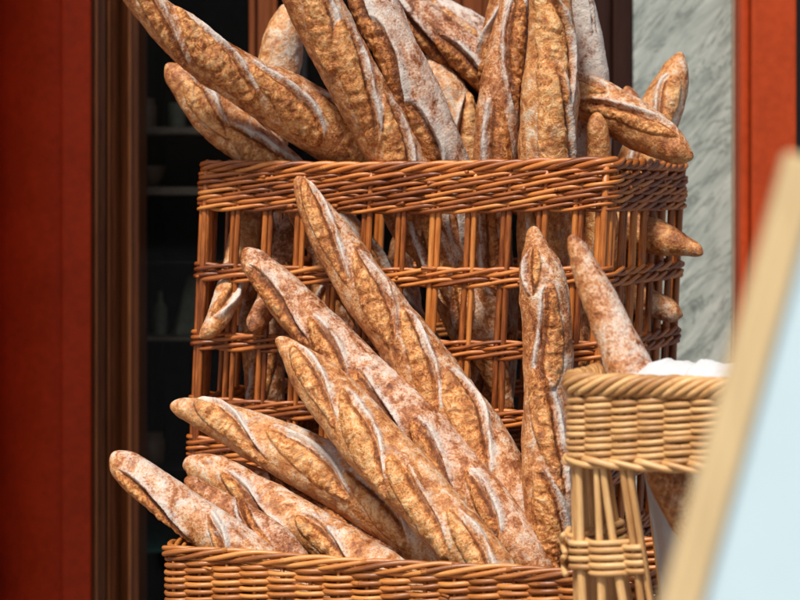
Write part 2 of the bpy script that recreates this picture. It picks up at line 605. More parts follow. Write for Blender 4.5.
def wale(tb, lp, z, p, n_str=3, r=0.0027, amp=0.0062, hz=0.0040, sgn=1, s0=None, s1=None, ph0=0.0, sides=8, zf=None):
    """row of slanted strands twisted round the stakes"""
    full = s0 is None
    a, b = (0, lp.L) if full else (s0, s1)
    N = int((b - a) / p * 14)
    s = np.linspace(a, b, N, endpoint=not full)
    rowj = random.uniform(-10, 10)
    for j in range(n_str):
        th = sgn * (2 * PI * s / (n_str * p)) + 2 * PI * j / n_str + ph0
        c = np.clip(1.45 * np.cos(th) + 0.22, -1, 1)
        cj = c * (0.85 + 0.15 * np.cos(th))
        q = np.stack([s * 16, np.full_like(s, j * 9.1 + rowj), np.full_like(s, z * 40)], -1)
        if full:
            blend = sstep(s, lp.L - 0.06, lp.L)
            q0 = q.copy(); q0[:, 0] -= lp.L * 16
            nz = vnoise(q) * (1 - blend) + vnoise(q0) * blend
        else:
            nz = vnoise(q)
        zz = z + hz * np.sin(th) + 0.0012 * nz
        if zf is not None: zz = zz + zf(s)
        rr = r * (1 + 0.16 * nz)
        # each strand is made of several rods: break the tint by pieces
        npc = max(1, int((b - a) / 0.33)) if full else 1
        pts = lp.p3(s, amp * cj, zz)
        if full and npc > 1:
            cutp = np.linspace(0, N, npc + 1).astype(int) + random.randint(0, N // npc)
            for k in range(npc):
                idx = np.arange(cutp[k], cutp[k + 1] + 3) % N
                rk = rr[idx].copy()
                e = np.arange(len(idx))
                rk *= 0.82 + 0.18 * np.minimum(1, np.minimum(e, len(idx) - 1 - e) / 25)
                tb.add(pts[idx], rk, sides)
        else:
            tb.add(pts, rr, sides, closed=full)


def stubs(tb, lp, zs, n, r=0.0026, out=0.007, s0=0, s1=None):
    """cut rod ends sticking out of the weave"""
    rr = random.Random(int(zs[0] * 1e4))
    for _ in range(n):
        s = rr.uniform(s0, s1 or lp.L)
        z = rr.choice(zs) + rr.uniform(-.002, .002)
        d = rr.choice((-1, 1))
        t = np.linspace(0, 1, 5)
        ln = rr.uniform(.010, .018)
        tb.add(lp.p3(s + d * ln * t, 0.002 + out * t, z + rr.uniform(-.003, .004) * t), r * rr.uniform(.75, 1.05), 8, rnd=rr.random())


def rand_row(tb, lp, z, p, parity, r=0.0026, amp=0.0050, s0=None, s1=None, sides=8, zf=None, seg=12):
    """plain over-and-under row"""
    full = s0 is None
    a, b = (0, lp.L) if full else (s0, s1)
    N = int(round((b - a) / p)) * seg
    s = np.linspace(a, b, N, endpoint=not full)
    c = np.cos(PI * s / p + PI * parity)
    c = np.sign(c) * np.abs(c) ** 0.75
    q = np.stack([s * 22, np.full_like(s, z * 977.0), np.full_like(s, 3.3)], -1)
    nz = vnoise(q)
    if full: nz *= sstep(lp.L - s, 0, 0.03)
    zz = z + 0.0009 * nz + random.uniform(-.0004, .0004) + 0.0009 * np.sin(PI * s / p + PI * parity) 
    if zf is not None: zz = zz + zf(s)
    pts = lp.p3(s, amp * c, zz)
    npc = max(1, int((b - a) / 0.3)) if full else 1
    rr = r * (1 + 0.18 * nz) * random.uniform(.9, 1.06)
    if npc > 1:
        cutp = np.linspace(0, N, npc + 1).astype(int) + random.randint(0, N // npc)
        for k in range(npc):
            idx = np.arange(cutp[k], cutp[k + 1] + 2) % N
            tb.add(pts[idx], rr[idx], sides)
    else:
        tb.add(pts, rr, sides, closed=full)


def rope(tb, lp, z, n, pitch, R, r, s0=None, s1=None, flatz=1.0, sgn=1, zf=None, jit=0.0008):
    full = s0 is None
    a, b = (0, lp.L) if full else (s0, s1)
    turns = max(1, round((b - a) / pitch)) if full else (b - a) / pitch
    N = int((b - a) / pitch * 26)
    s = np.linspace(a, b, N, endpoint=not full)
    for j in range(n):
        th = sgn * 2 * PI * turns * (s - a) / (b - a) + 2 * PI * j / n
        q = np.stack([s * 25, np.full_like(s, j * 5.7), np.full_like(s, z * 31)], -1)
        nz = vnoise(q)
        if full: nz *= sstep(lp.L - s, 0, 0.04)
        zz = z + R * flatz * np.sin(th) + jit * nz
        if zf is not None: zz = zz + zf(s)
        pts = lp.p3(s, R * np.cos(th), zz)
        # cut into one rod per turn so that tones change
        k0 = 0
        step = int(26 * 1.0)
        off = int(step * j / n)
        idxs = list(range(off, N, step)) + [N]
        if full:
            for k in range(len(idxs) - 1):
                idx = np.arange(idxs[k], idxs[k + 1] + 2) % N
                if len(idx) > 3: tb.add(pts[idx], r * (1 + .12 * nz[idx]), 8)
            idx = np.arange(0, idxs[0] + 2) % N
            if len(idx) > 3: tb.add(pts[idx], r * (1 + .12 * nz[idx]), 8)
        else:
            idxs = [0] + [i for i in idxs if i > 2]
            for k in range(len(idxs) - 1):
                idx = np.arange(idxs[k], min(N, idxs[k + 1] + 2))
                if len(idx) > 3: tb.add(pts[idx], r * (1 + .12 * nz[idx]), 8)


# ================================================================== TALL BASKET
TOPZ = ZC + 42 * S              # top of the tall basket's rim
TFR = at(612, 200, 0.0)[:2]
TFL = at(200, 200, 0.207)[:2]
fdir = (TFR - TFL) / np.linalg.norm(TFR - TFL)
bdir = np.array([-fdir[1], fdir[0]])
TD = 0.36
tall_lp = Loop([TFL, TFR, TFR + bdir * TD, TFL + bdir * TD], 0.022)
TABLE_Z = 0.78
tallroot = empty('tall_wicker_basket', (*((TFL + TFR) / 2 + bdir * TD / 2), TABLE_Z),
                 'tall openwork reddish-brown wicker basket packed with upright baguettes', 'basket')
pitchT = tall_lp.L / (3 * round(tall_lp.L / 0.0455 / 3))
lean = lambda V: np.column_stack([V[:, 0] + 0.045 * (V[:, 2] - TOPZ), V[:, 1], V[:, 2]])


def sag(s):   # the weave droops a little in the middle of the front
    s = np.mod(s, tall_lp.L)
    return -0.004 * np.sin(np.clip(s / 0.55, 0, 1) * PI)


zpx = lambda py: ZC - (py - 200) * S      # height of a pixel row at the right front corner

tb = Tubes()
rope(tb, tall_lp, TOPZ - 0.006, 4, 0.125, 0.0050, 0.0034, flatz=1.0, zf=sag)
tb.build('rim', M_WICK, tallroot, lean)
tb = Tubes()
for k in range(5):
    wale(tb, tall_lp, TOPZ - 0.0185 - 0.0098 * k, pitchT, r=0.0027 + 0.0002 * (k % 2), ph0=1.1 * k + 0.3, zf=sag)
stubs(tb, tall_lp, [TOPZ - 0.0185 - 0.0098 * k for k in range(5)], 30)
tb.build('woven_band', M_WICK, tallroot, lean)
for nm, zs in (('middle_woven_band', (272, 282)), ('woven_band', (346, 356)), ('bottom_woven_band', (416, 425, 460, 469, 478, 486))):
    tb = Tubes()
    for k, py in enumerate(zs):
        wale(tb, tall_lp, zpx(py), pitchT, r=0.0029, ph0=PI * k + 0.5, zf=sag, hz=0.0042)
    stubs(tb, tall_lp, [zpx(v) for v in zs], 9)
    tb.build('woven_band', M_WICK, tallroot, lean)
# lowest wall down to the table, plain weave
tb = Tubes()
k = 0
z = zpx(540)
while z > TABLE_Z + 0.01:
    wale(tb, tall_lp, z, pitchT, r=0.003, ph0=k * 1.0, sides=6)
    z -= 0.0105
    k += 1
tb.build('woven_base', M_WICK, tallroot, lean)
nst = int(round(tall_lp.L / pitchT))
for i in range(nst):
    s_ = (i + 0.5) * pitchT * 1.0
    tb = Tubes()
    offs = (-0.0038, 0.0038)
    for o_ in offs:
        zz = np.linspace(TABLE_Z, TOPZ - 0.008, 26)
        ss = s_ + o_ + 0.0012 * vnoise(np.stack([zz * 9, np.full_like(zz, i * 3.3 + o_ * 900), zz * 0], -1))
        off = 0.0010 * vnoise(np.stack([zz * 7, np.full_like(zz, i * 5.3 + 40 + o_ * 700), zz * 0], -1))
        tb.add(tall_lp.p3(ss, off, zz), 0.0037 * random.uniform(.9, 1.1), 8, ref=(0, 1, 0))
    tb.build('stake', M_WICK, tallroot, lean)
# thick corner posts
for c in (TFL, TFR, TFR + bdir * TD, TFL + bdir * TD):
    tb = Tubes()
    cc = c + (tall_lp.cen - c) / np.linalg.norm(tall_lp.cen - c) * 0.011
    for a in (0, 1, 2):
        zz = np.linspace(TABLE_Z, TOPZ - 0.01, 20)
        ang = 2.1 * a + 0.5
        wx = 0.0006 * vnoise(np.stack([zz * 8, zz * 0 + a * 4.4, zz * 0 + c[0] * 90], -1))
        tb.add(np.column_stack([cc[0] + 0.0052 * math.cos(ang) + wx, cc[1] + 0.0052 * math.sin(ang) + wx, zz]), 0.0047, 8, ref=(0, 1, 0))
    tb.build('corner_post', M_WICK, tallroot, lean)
boxv, boxf = [], []
# woven floor
cs = [TFL, TFR, TFR + bdir * TD, TFL + bdir * TD]
cs = [c + (tall_lp.cen - c) * 0.06 for c in cs]
V = [(*c, TABLE_Z + 0.006) for c in cs] + [(*c, TABLE_Z + 0.014) for c in cs]
V = [(x + 0.045 * (z_ - TOPZ), y, z_) for x, y, z_ in V]
link_mesh('basket_floor', V, [[3, 2, 1, 0], [4, 5, 6, 7], [0, 1, 5, 4], [1, 2, 6, 5], [2, 3, 7, 6], [3, 0, 4, 7]], M_WICK, tallroot, False,
          {'st': np.array([[v[0] * 3, v[1] * 40, .4] for v in V])})

# ================================================================== LOW BASKET
LFL = at(161, 548, -0.14)
LFR = at(652, 575, -0.32)
LZ = ZC - 0.3925
a2, b2 = LFL[:2], LFR[:2]
fd = (b2 - a2) / np.linalg.norm(b2 - a2)
bd = np.array([-fd[1], fd[0]])
LD = 0.225
low_lp = Loop([a2, b2, b2 + bd * LD, a2 + bd * LD], 0.03)
lowroot = empty('low_wicker_basket', (*((a2 + b2) / 2 + bd * LD / 2), TABLE_Z),
                'low closely woven brown wicker basket at the bottom, holding slanting baguettes', 'basket')
pl = low_lp.L / (2 * round(low_lp.L / 0.033 / 2))
bow = lambda V: V
lsag = lambda s: 0.0025 * np.sin(np.mod(s, low_lp.L) * 17) * 0.6
tb = Tubes()
rope(tb, low_lp, LZ - 0.007, 5, 0.165, 0.0062, 0.0030, zf=lsag)
tb.build('rim', M_WICK2, lowroot)
tb = Tubes()
z = LZ - 0.0175
k = 0
while z > TABLE_Z + 0.012:
    rand_row(tb, low_lp, z, pl, k % 2, r=0.0029, amp=0.0048, zf=lsag, sides=8 if k < 24 else 5)
    z -= 0.0040
    k += 1
for i in range(int(round(low_lp.L / pl))):
    s_ = i * pl
    zz = np.linspace(TABLE_Z, LZ - 0.008, 8)
    tb.add(low_lp.p3(np.full(8, s_), np.zeros(8), zz), 0.0025, 6, ref=(0, 1, 0))
stubs(tb, low_lp, [LZ - .02 - .006 * k for k in range(8)], 26, r=.0022, out=.006)
tb.build('woven_wall', M_WICK2, lowroot)
cs = [a2, b2, b2 + bd * LD, a2 + bd * LD]
cs = [c + (low_lp.cen - c) * 0.06 for c in cs]
V = [(*c, TABLE_Z + 0.006) for c in cs] + [(*c, TABLE_Z + 0.014) for c in cs]
link_mesh('basket_floor', V, [[3, 2, 1, 0], [4, 5, 6, 7], [0, 1, 5, 4], [1, 2, 6, 5], [2, 3, 7, 6], [3, 0, 4, 7]], M_WICK2, lowroot, False,
          {'st': np.array([[v[0] * 3, v[1] * 40, .4] for v in V])})

# ================================================================== PALE BASKET (front right)
PA = at(566, 372, -0.49)
PZ = PA[2]
pa = PA[:2]
ang = math.radians(-20)
pf = np.array([math.cos(ang), math.sin(ang)])
pb = np.array([-pf[1], pf[0]])
PW, PD = 0.36, 0.15
pale_lp = Loop([pa, pa + pf * PW, pa + pf * PW + pb * PD, pa + pb * PD], 0.03)
paleroot = empty('pale_wicker_basket', (*(pa + pf * PW / 2 + pb * PD / 2), TABLE_Z),
                 'pale golden wicker basket with thick twisted rim, holding one baguette and a cloth', 'basket')
pp = pale_lp.L / (2 * round(pale_lp.L / 0.0255 / 2))
pk = (D - 0.5) / D
pz = lambda py: PZ - (py - 372) * S * pk
def plean(V):
    dz = np.maximum(0, pz(462) - V[:, 2])
    fx = 0.02 + 0.13 * sstep(V[:, 0], pa[0] + 0.004, pa[0] + 0.05)
    return np.column_stack([V[:, 0] + dz * fx, V[:, 1], V[:, 2]])


tb = Tubes()
rope(tb, pale_lp, PZ - 0.0115, 7, 0.080, 0.0085, 0.0033, sgn=1)
tb.build('rim', M_PALE, paleroot, plean)
tb = Tubes()
k = 0
for py in np.arange(398.0, 460, 3.4):
    rand_row(tb, pale_lp, pz(py), pp, k % 2, r=0.0027, amp=0.0056, seg=12)
    k += 1
wale(tb, pale_lp, pz(462), pp, r=0.0034, amp=0.007, hz=0.003, ph0=0.4, sgn=-1)
tb.build('woven_band', M_PALE, paleroot, plean)
# the loop starts at the left front corner (end of the corner arc): s grows along the front
sfront0 = 0.0
tb = Tubes()
S_A, S_B = -0.115, 0.082            # lower band: left side and left third of the front
for k, py in enumerate((541, 544.8, 548.6, 552.4, 556.2, 560, 563.8, 567.6, 571.4)):
    rand_row(tb, pale_lp, pz(py), pp, k % 2, r=0.0031, amp=0.0058, s0=S_A, s1=S_B, seg=10)
tb.build('woven_band', M_PALE, paleroot, plean)
npale = int(round(pale_lp.L / pp))
for i in range(npale):
    s_ = i * pp
    sm = ((s_ + 0.13) % pale_lp.L) - 0.13
    if 0.088 < sm < 0.235: continue          # the open front
    tb = Tubes()
    for o_ in (-0.0034, 0.0034):
        zz = np.linspace(TABLE_Z, PZ - 0.012, 24)
        spread = np.clip((pz(466) - zz) / 0.1, 0, 1.6)
        ss = s_ + o_ * (0.95 + spread * (0.1 if i % 2 else 0.9)) + 0.001 * spread * vnoise(np.stack([zz * 4, zz * 0 + i * 7.7, zz * 0 + o_ * 800], -1))
        off = 0.0012 * vnoise(np.stack([zz * 6, zz * 0 + i * 3.1, zz * 0 + 5 + o_ * 500], -1)) * spread
        tb.add(pale_lp.p3(ss, off, zz), 0.0032 * random.uniform(.85, 1.1), 8, ref=(0, 1, 0))
    tb.build('stake', M_PALE, paleroot, plean)
# binding wrapped crosswise round the corner stake
tb = Tubes()
for j, (z0, z1) in enumerate(((536, 556), (556, 537), (558, 578), (577, 559))):
    t = np.linspace(0, 1, 14)
    ss = -0.012 + 0.030 * t
    tb.add(pale_lp.p3(ss, 0.0095 + 0.0015 * np.sin(t * PI) + 0.001 * (j % 2), pz(z0) + (pz(z1) - pz(z0)) * t), 0.0030, 8)
tb.build('corner_binding', M_PALE, paleroot, plean)
cs = [pa, pa + pf * PW, pa + pf * PW + pb * PD, pa + pb * PD]
cs = [c + (pale_lp.cen - c) * 0.06 for c in cs]
V = np.array([(*c, TABLE_Z + 0.006) for c in cs] + [(*c, TABLE_Z + 0.014) for c in cs])
link_mesh('basket_floor', plean(V), [[3, 2, 1, 0], [4, 5, 6, 7], [0, 1, 5, 4], [1, 2, 6, 5], [2, 3, 7, 6], [3, 0, 4, 7]], M_PALE, paleroot, False,
          {'st': np.array([[v[0] * 3, v[1] * 40, .4] for v in V])})

# white cloth lining the pale basket
nu_, nv_ = 150, 120
uu, vv = np.meshgrid(np.linspace(0, 1, nu_), np.linspace(0, 1, nv_), indexing='ij')
ztop = PZ + 0.0125
sx = 0.045 + 0.29 * uu
inw = 0.118 - 0.03 * np.sin(uu * 5)
# rises from the floor inside the back wall, then rolls forward over itself at the top
hgt = np.clip(vv / 0.8, 0, 1)
roll = np.clip((vv - 0.8) / 0.2, 0, 1)
zt = ztop - 0.004 + 0.002 * np.sin(uu * 9 + 1) - 0.010 * sstep(1 - uu * 5, 0, 1)
zz = TABLE_Z + 0.02 + (zt - TABLE_Z - 0.02) * hgt - 0.030 * roll ** 2 + 0.002 * np.sin(roll * PI)
xy = pa[None, None, :] + pf * sx[..., None] + pb * (inw - 0.060 * roll)[..., None]
q = np.stack([uu * 3.2, vv * 1.5, uu * 0], -1)
fold = 0.007 * fbm(np.stack([uu * 7 + vv * 1.6, vv * 2.2, uu * 0 + 4], -1), 3) + 0.004 * np.sin(uu * 60 + 4 * fbm(q, 2)) * (1 - roll)
cre = -np.abs(fbm(np.stack([uu * 11 + vv * 6, vv * 9 - uu * 3, uu * 0 + 2], -1), 3))
fold = fold + 0.012 * cre
zz = zz + 0.008 * cre * hgt - 0.004 * sstep(np.sin(uu * 21 + vv * 5), .2, .6) * hgt
xy = xy + pb * fold[..., None]
Vc = plean(np.column_stack([xy.reshape(-1, 2), (zz + 0.003 * fbm(np.stack([uu * 9, vv * 3, uu * 0 + 8], -1), 3) * hgt).ravel()]))
I, J = np.meshgrid(np.arange(nu_ - 1), np.arange(nv_ - 1), indexing='ij')
Fc = np.stack([I * nv_ + J, (I + 1) * nv_ + J, (I + 1) * nv_ + J + 1, I * nv_ + J + 1], -1).reshape(-1, 4)
cloth = link_mesh('lining_cloth', Vc, Fc, M_CLOTH, None, True, loc=(*(pa + pf * .2 + pb * .1), TABLE_Z + 0.02))
sol = cloth.modifiers.new('thick', 'SOLIDIFY'); sol.thickness = 0.0015
tag(cloth, 'white cloth lining the pale wicker basket and folded just above its rim', 'cloth')

# ================================================================== BAGUETTES
GU, GF = 'baguettes standing in the tall basket', 'baguettes leaning in the low front basket'
b = baguette
# --- upper group (y inside the tall basket)
b('long deeply slashed baguette leaning far out left over the tall rim, tip cut off',
  [(95, -48, .06, 10), (150, 8, .09, 40), (215, 62, .12, 50), (285, 103, .16, 60), (345, 140, .19, 62), (420, 205, .22, 55), (500, 290, .26, 40), (540, 340, .28, 12)],
  GU, flour=.34, bake=.5, phi=.0, ear=-1, slope=.24, seed=3.1, cw=.018, start=.02, gap=.108)
b('baguette with round blotchy tip above the tall rim at left, below the long leaning one',
  [(166, 64, .22, 16), (188, 86, .22, 38), (225, 125, .22, 48), (275, 165, .22, 50), (330, 225, .23, 50), (385, 290, .26, 48), (440, 350, .30, 14)],
  GU, flour=.42, bake=.62, phi=.05, ear=-1, slope=.10, seed=8.2, clen=.10, gap=.075, start=.03, cw=.020)
b('pale twisted upright baguette at the back behind the long leaning one',
  [(284, 4, .34, 14), (285, 28, .34, 36), (279, 65, .34, 46), (270, 120, .34, 46), (262, 200, .34, 44), (258, 300, .34, 40), (256, 410, .34, 14)],
  GU, flour=.50, bake=.75, phi=.2, ear=-1, slope=-.5, seed=5.5, clen=.11, gap=.075)
b('broad dark-golden baguette rising steeply left of centre and crossing the top edge',
  [(262, -95, .10, 14), (292, -40, .10, 46), (322, 20, .11, 56), (352, 78, .12, 56), (385, 135, .14, 56), (420, 200, .16, 54), (450, 280, .18, 50), (470, 360, .2, 14)],
  GU, flour=.42, bake=.52, phi=-.05, ear=-1, slope=.22, seed=6.9, cw=.016, gap=.11)
b('narrow heavily floured baguette lying right against the broad dark-golden one',
  [(325, -100, .17, 14), (350, -40, .15, 40), (382, 20, .14, 46), (412, 80, .14, 46), (437, 135, .15, 44), (460, 200, .17, 44), (480, 290, .2, 40), (492, 370, .22, 12)],
  GU, flour=.62, bake=.45, phi=.95, ear=-1, slope=.1, seed=12.4)
b('reddish floured baguette lying crosswise at the top centre',
  [(345, -50, .26, 12), (385, -8, .25, 42), (430, 28, .24, 46), (475, 62, .24, 46), (520, 100, .26, 44), (570, 150, .28, 40), (600, 190, .29, 12)],
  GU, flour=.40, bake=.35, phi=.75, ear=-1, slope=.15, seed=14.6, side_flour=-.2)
b('white-floured baguette furthest back at the top centre, above the crosswise reddish one',
  [(375, -40, .36, 12), (410, -4, .35, 40), (455, 25, .34, 44), (505, 52, .34, 42), (560, 90, .36, 40), (600, 130, .36, 12)],
  GU, flour=.80, bake=.5, phi=.3, ear=1, slope=.15, seed=16.2)
b('dark brown baguette underneath the crosswise reddish one',
  [(385, 15, .34, 12), (415, 52, .30, 36), (455, 82, .29, 42), (500, 112, .30, 42), (545, 160, .31, 38), (580, 200, .32, 12)],
  GU, flour=.20, bake=.25, phi=.2, ear=-1, slope=.1, seed=18.8)
b('pale baguette filling the gap behind the rim at the centre, below the dark brown one',
  [(425, 55, .24, 14), (440, 85, .24, 42), (458, 125, .24, 52), (475, 180, .24, 52), (490, 260, .24, 48), (500, 350, .24, 40), (505, 420, .24, 12)],
  GU, flour=.48, bake=.7, phi=-.1, ear=1, slope=.3, seed=20.3, clen=.1, gap=.07)
b('upright baguette with a raised torn lip, left neighbour of the widest upright one',
  [(535, -110, .12, 12), (526, -50, .12, 40), (515, 15, .11, 42), (505, 70, .11, 46), (498, 125, .11, 46), (494, 190, .12, 44), (490, 290, .14, 40), (488, 380, .16, 12)],
  GU, cuts=[(.10, .15, .013, -.1, .006, -1), (.21, .16, .014, -.12, -.012, 1), (.33, .13, .016, -.12, -.004, 1), (.45, .13, .015, -.1, 0, 1)], flour=.44, bake=.45, phi=.0, seed=22.7)
b('widest upright baguette right of centre with a coarse golden open crust',
  [(548, -110, .07, 14), (549, -50, .07, 38), (550, 0, .07, 44), (551, 50, .07, 50), (550, 105, .07, 60), (547, 165, .08, 62), (545, 240, .10, 56), (545, 330, .13, 46), (546, 400, .15, 14)],
  GU, cuts=[(.10, .18, .017, -.05, .002, 1), (.19, .16, .021, -.14, -.002, -1), (.29, .17, .024, -.12, -.004, -1), (.41, .15, .02, -.1, 0, 1)], flour=.38, bake=.66, phi=.0, seed=24.1)
b('white-dusted smooth baguette standing behind the right edge of the widest upright one',
  [(558, -90, .20, 12), (568, -30, .19, 34), (580, 20, .19, 40), (588, 70, .19, 42), (592, 120, .20, 42), (592, 200, .21, 40), (590, 300, .22, 14)],
  GU, cuts=[(.12, .1, .008, .1, 0, 1)], flour=.95, bake=.6, phi=-.9, seed=26.6)
b('narrow dark baguette at the top edge, behind the one with the torn lip',
  [(512, -80, .22, 12), (506, -25, .22, 30), (500, 20, .22, 34), (494, 60, .22, 34), (490, 130, .24, 12)],
  GU, flour=.3, bake=.45, phi=.0, seed=28.2)
b('baguette slanting down across the tall rim, its blunt end over the right corner',
  [(693, 158, .10, 18), (678, 151, .11, 34), (652, 134, .13, 46), (615, 112, .15, 50), (575, 92, .18, 46), (530, 70, .22, 40), (490, 50, .27, 12)],
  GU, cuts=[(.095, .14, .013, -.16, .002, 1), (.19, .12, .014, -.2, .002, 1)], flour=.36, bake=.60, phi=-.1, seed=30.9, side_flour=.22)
b('large baguette pointing up to the right in front of the grey marble',
  [(681, 52, .31, 14), (674, 76, .31, 36), (662, 108, .30, 46), (647, 145, .29, 48), (632, 190, .28, 46), (612, 260, .27, 44), (595, 340, .26, 14)],
  GU, cuts=[(.085, .10, .015, -.1, .0, 1), (.17, .12, .016, -.2, 0, 1)], flour=.40, bake=.62, phi=-.1, seed=32.5)
b('small baguette tip peeping up just left of the large one before the marble',
  [(626, 86, .33, 12), (633, 108, .33, 24), (643, 140, .33, 30), (652, 200, .33, 30), (655, 260, .33, 12)],
  GU, cuts=[], flour=.45, bake=.5, phi=0, seed=34.0, nu=200)
b('golden rounded baguette end standing upright just above the rim near the right corner',
  [(597, 112, .09, 18), (597, 130, .09, 26), (599, 165, .10, 30), (601, 220, .11, 36), (603, 290, .13, 38), (602, 370, .15, 14)],
  GU, cuts=[(.16, .10, .012, .1, 0, 1)], flour=.20, bake=.70, phi=-.2, seed=36.3)
b('reddish baguette poking out through the right side of the tall basket near the upper openings',
  [(703, 254, .15, 9), (690, 248, .16, 17), (668, 240, .17, 34), (640, 232, .19, 42), (600, 222, .22, 42), (550, 212, .26, 38), (510, 205, .30, 12)],
  GU, cuts=[], flour=.18, bake=.48, phi=0, seed=38.8)
b('pale baguette end just showing through the lower right side of the tall basket',
  [(683, 316, .20, 9), (672, 312, .20, 20), (655, 304, .21, 28), (620, 295, .22, 32), (570, 285, .24, 32), (530, 280, .26, 12)],
  GU, cuts=[], flour=.44, bake=.6, phi=0, seed=40.1, nu=220)
b('bright golden baguette end pointing down in the left openings of the tall basket',
  [(200, 338, .155, 10), (212, 326, .165, 24), (226, 300, .19, 30), (236, 275, .215, 32), (246, 230, .25, 34), (256, 180, .28, 12)],
  GU, cuts=[(.07, .09, .010, .1, 0, 1)], flour=.42, bake=.75, phi=0, seed=42.9, nu=220)
b('grey-brown baguette end pointing down, right beside the golden end in the left openings',
  [(252, 331, .135, 14), (256, 324, .145, 22), (266, 305, .175, 26), (276, 280, .21, 32), (290, 240, .25, 34), (300, 200, .28, 12)],
  GU, cuts=[], flour=.40, bake=.3, phi=0, seed=44.4, nu=220)
# loaves whose bodies only show between the stakes
fill = [
    ('shadowed baguette upright behind the left stakes of the tall basket', [(262, 200, .27, 12), (262, 260, .27, 42), (264, 340, .26, 44), (266, 430, .25, 40), (268, 500, .25, 12)], 50.1),
    ('shadowed baguette slanting behind the stakes left of centre', [(270, 160, .22, 12), (320, 230, .20, 46), (370, 310, .19, 48), (410, 390, .18, 44), (430, 450, .18, 12)], 52.2),
    ('shadowed baguette slanting behind the stakes at the centre under the rim', [(370, 160, .18, 14), (405, 212, .17, 46), (440, 258, .155, 48), (480, 330, .14, 46), (510, 420, .13, 12)], 54.6),
    ('shadowed floured baguette upright behind the stakes right of centre', [(487, 190, .19, 14), (489, 240, .19, 44), (491, 320, .19, 46), (492, 400, .19, 40), (494, 470, .19, 12)], 56.8),
    ('shadowed baguette upright behind the stakes near the right front corner', [(575, 190, .13, 12), (574, 240, .13, 44), (572, 330, .13, 46), (570, 420, .14, 40), (568, 480, .14, 12)], 58.3),
    ('shadowed baguette upright behind the lower stakes at the centre', [(400, 230, .35, 12), (398, 300, .34, 46), (396, 380, .33, 46), (392, 460, .32, 12)], 60.4),
    ('shadowed baguette leaning inside the right side of the tall basket', [(632, 215, .24, 12), (635, 270, .24, 40), (632, 350, .24, 42), (628, 430, .24, 12)], 62.7),
    ('shadowed baguette upright at the back of the tall basket left of centre', [(330, 200, .43, 12), (332, 280, .43, 46), (334, 360, .42, 46), (336, 450, .42, 12)], 64.9),
]
for lb, pt, sd in fill:
    b(lb, pt, GU, flour=.40, bake=.45, phi=.2, seed=sd, nu=230, nv=84)

# --- front group
b('longest front baguette, its tip reaching up to the top woven band of the tall basket',
  [(297, 176, .085, 18), (307, 196, .083, 36), (330, 236, .075, 52), (362, 284, .06, 60), (400, 334, .045, 66), (440, 388, .025, 70), (478, 440, -.005, 68), (510, 495, -.04, 60), (535, 550, -.065, 46), (555, 605, -.08, 14)],
  GF, cuts=[(.080, .15, .0150, .10, .004, -1), (.185, .13, .0150, .20, -.002, -1), (.285, .14, .016, .26, .0, -1), (.385, .15, .018, .2, -.004, -1)],
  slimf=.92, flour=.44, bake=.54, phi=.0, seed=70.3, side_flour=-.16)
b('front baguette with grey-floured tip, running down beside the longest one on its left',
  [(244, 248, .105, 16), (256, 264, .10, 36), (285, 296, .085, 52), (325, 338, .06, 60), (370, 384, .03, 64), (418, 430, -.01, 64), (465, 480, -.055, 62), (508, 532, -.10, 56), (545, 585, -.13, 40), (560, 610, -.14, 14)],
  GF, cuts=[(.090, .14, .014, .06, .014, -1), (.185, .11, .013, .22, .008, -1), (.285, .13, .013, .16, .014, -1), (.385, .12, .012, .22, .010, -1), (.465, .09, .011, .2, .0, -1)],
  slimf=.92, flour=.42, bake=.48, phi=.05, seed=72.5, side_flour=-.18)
b('golden knobbly-tipped baguette slanting in front, left of the grey-floured one',
  [(276, 338, .0, 16), (288, 348, .0, 28), (312, 374, -.015, 50), (350, 418, -.045, 62), (392, 466, -.085, 66), (436, 512, -.125, 64), (478, 556, -.165, 56), (515, 598, -.19, 40), (530, 616, -.20, 14)],
  GF, cuts=[(.085, .13, .0135, .14, .006, -1), (.185, .15, .016, .24, .006, -1), (.29, .14, .017, .22, .010, -1), (.38, .12, .014, .2, .0, -1)],
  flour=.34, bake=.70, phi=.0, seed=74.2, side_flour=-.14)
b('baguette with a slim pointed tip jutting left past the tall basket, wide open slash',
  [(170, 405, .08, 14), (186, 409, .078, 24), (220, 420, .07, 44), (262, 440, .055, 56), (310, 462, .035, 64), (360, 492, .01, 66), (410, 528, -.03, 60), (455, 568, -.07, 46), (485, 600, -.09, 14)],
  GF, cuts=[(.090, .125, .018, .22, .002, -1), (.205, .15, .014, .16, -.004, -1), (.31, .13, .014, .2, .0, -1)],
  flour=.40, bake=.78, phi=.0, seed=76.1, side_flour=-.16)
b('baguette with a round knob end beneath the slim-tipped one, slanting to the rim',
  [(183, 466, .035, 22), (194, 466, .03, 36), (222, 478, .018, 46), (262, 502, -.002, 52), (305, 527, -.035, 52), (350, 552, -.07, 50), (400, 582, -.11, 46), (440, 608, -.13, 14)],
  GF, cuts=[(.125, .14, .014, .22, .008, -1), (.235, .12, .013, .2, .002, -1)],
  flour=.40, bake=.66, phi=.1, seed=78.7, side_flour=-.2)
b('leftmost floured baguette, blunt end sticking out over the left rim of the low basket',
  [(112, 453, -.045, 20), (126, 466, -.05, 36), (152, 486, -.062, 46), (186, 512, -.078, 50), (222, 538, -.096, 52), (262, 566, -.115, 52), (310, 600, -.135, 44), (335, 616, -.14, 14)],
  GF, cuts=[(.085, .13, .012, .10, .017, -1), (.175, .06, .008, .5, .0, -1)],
  flour=.46, bake=.62, phi=.0, seed=80.2, side_flour=-.2)
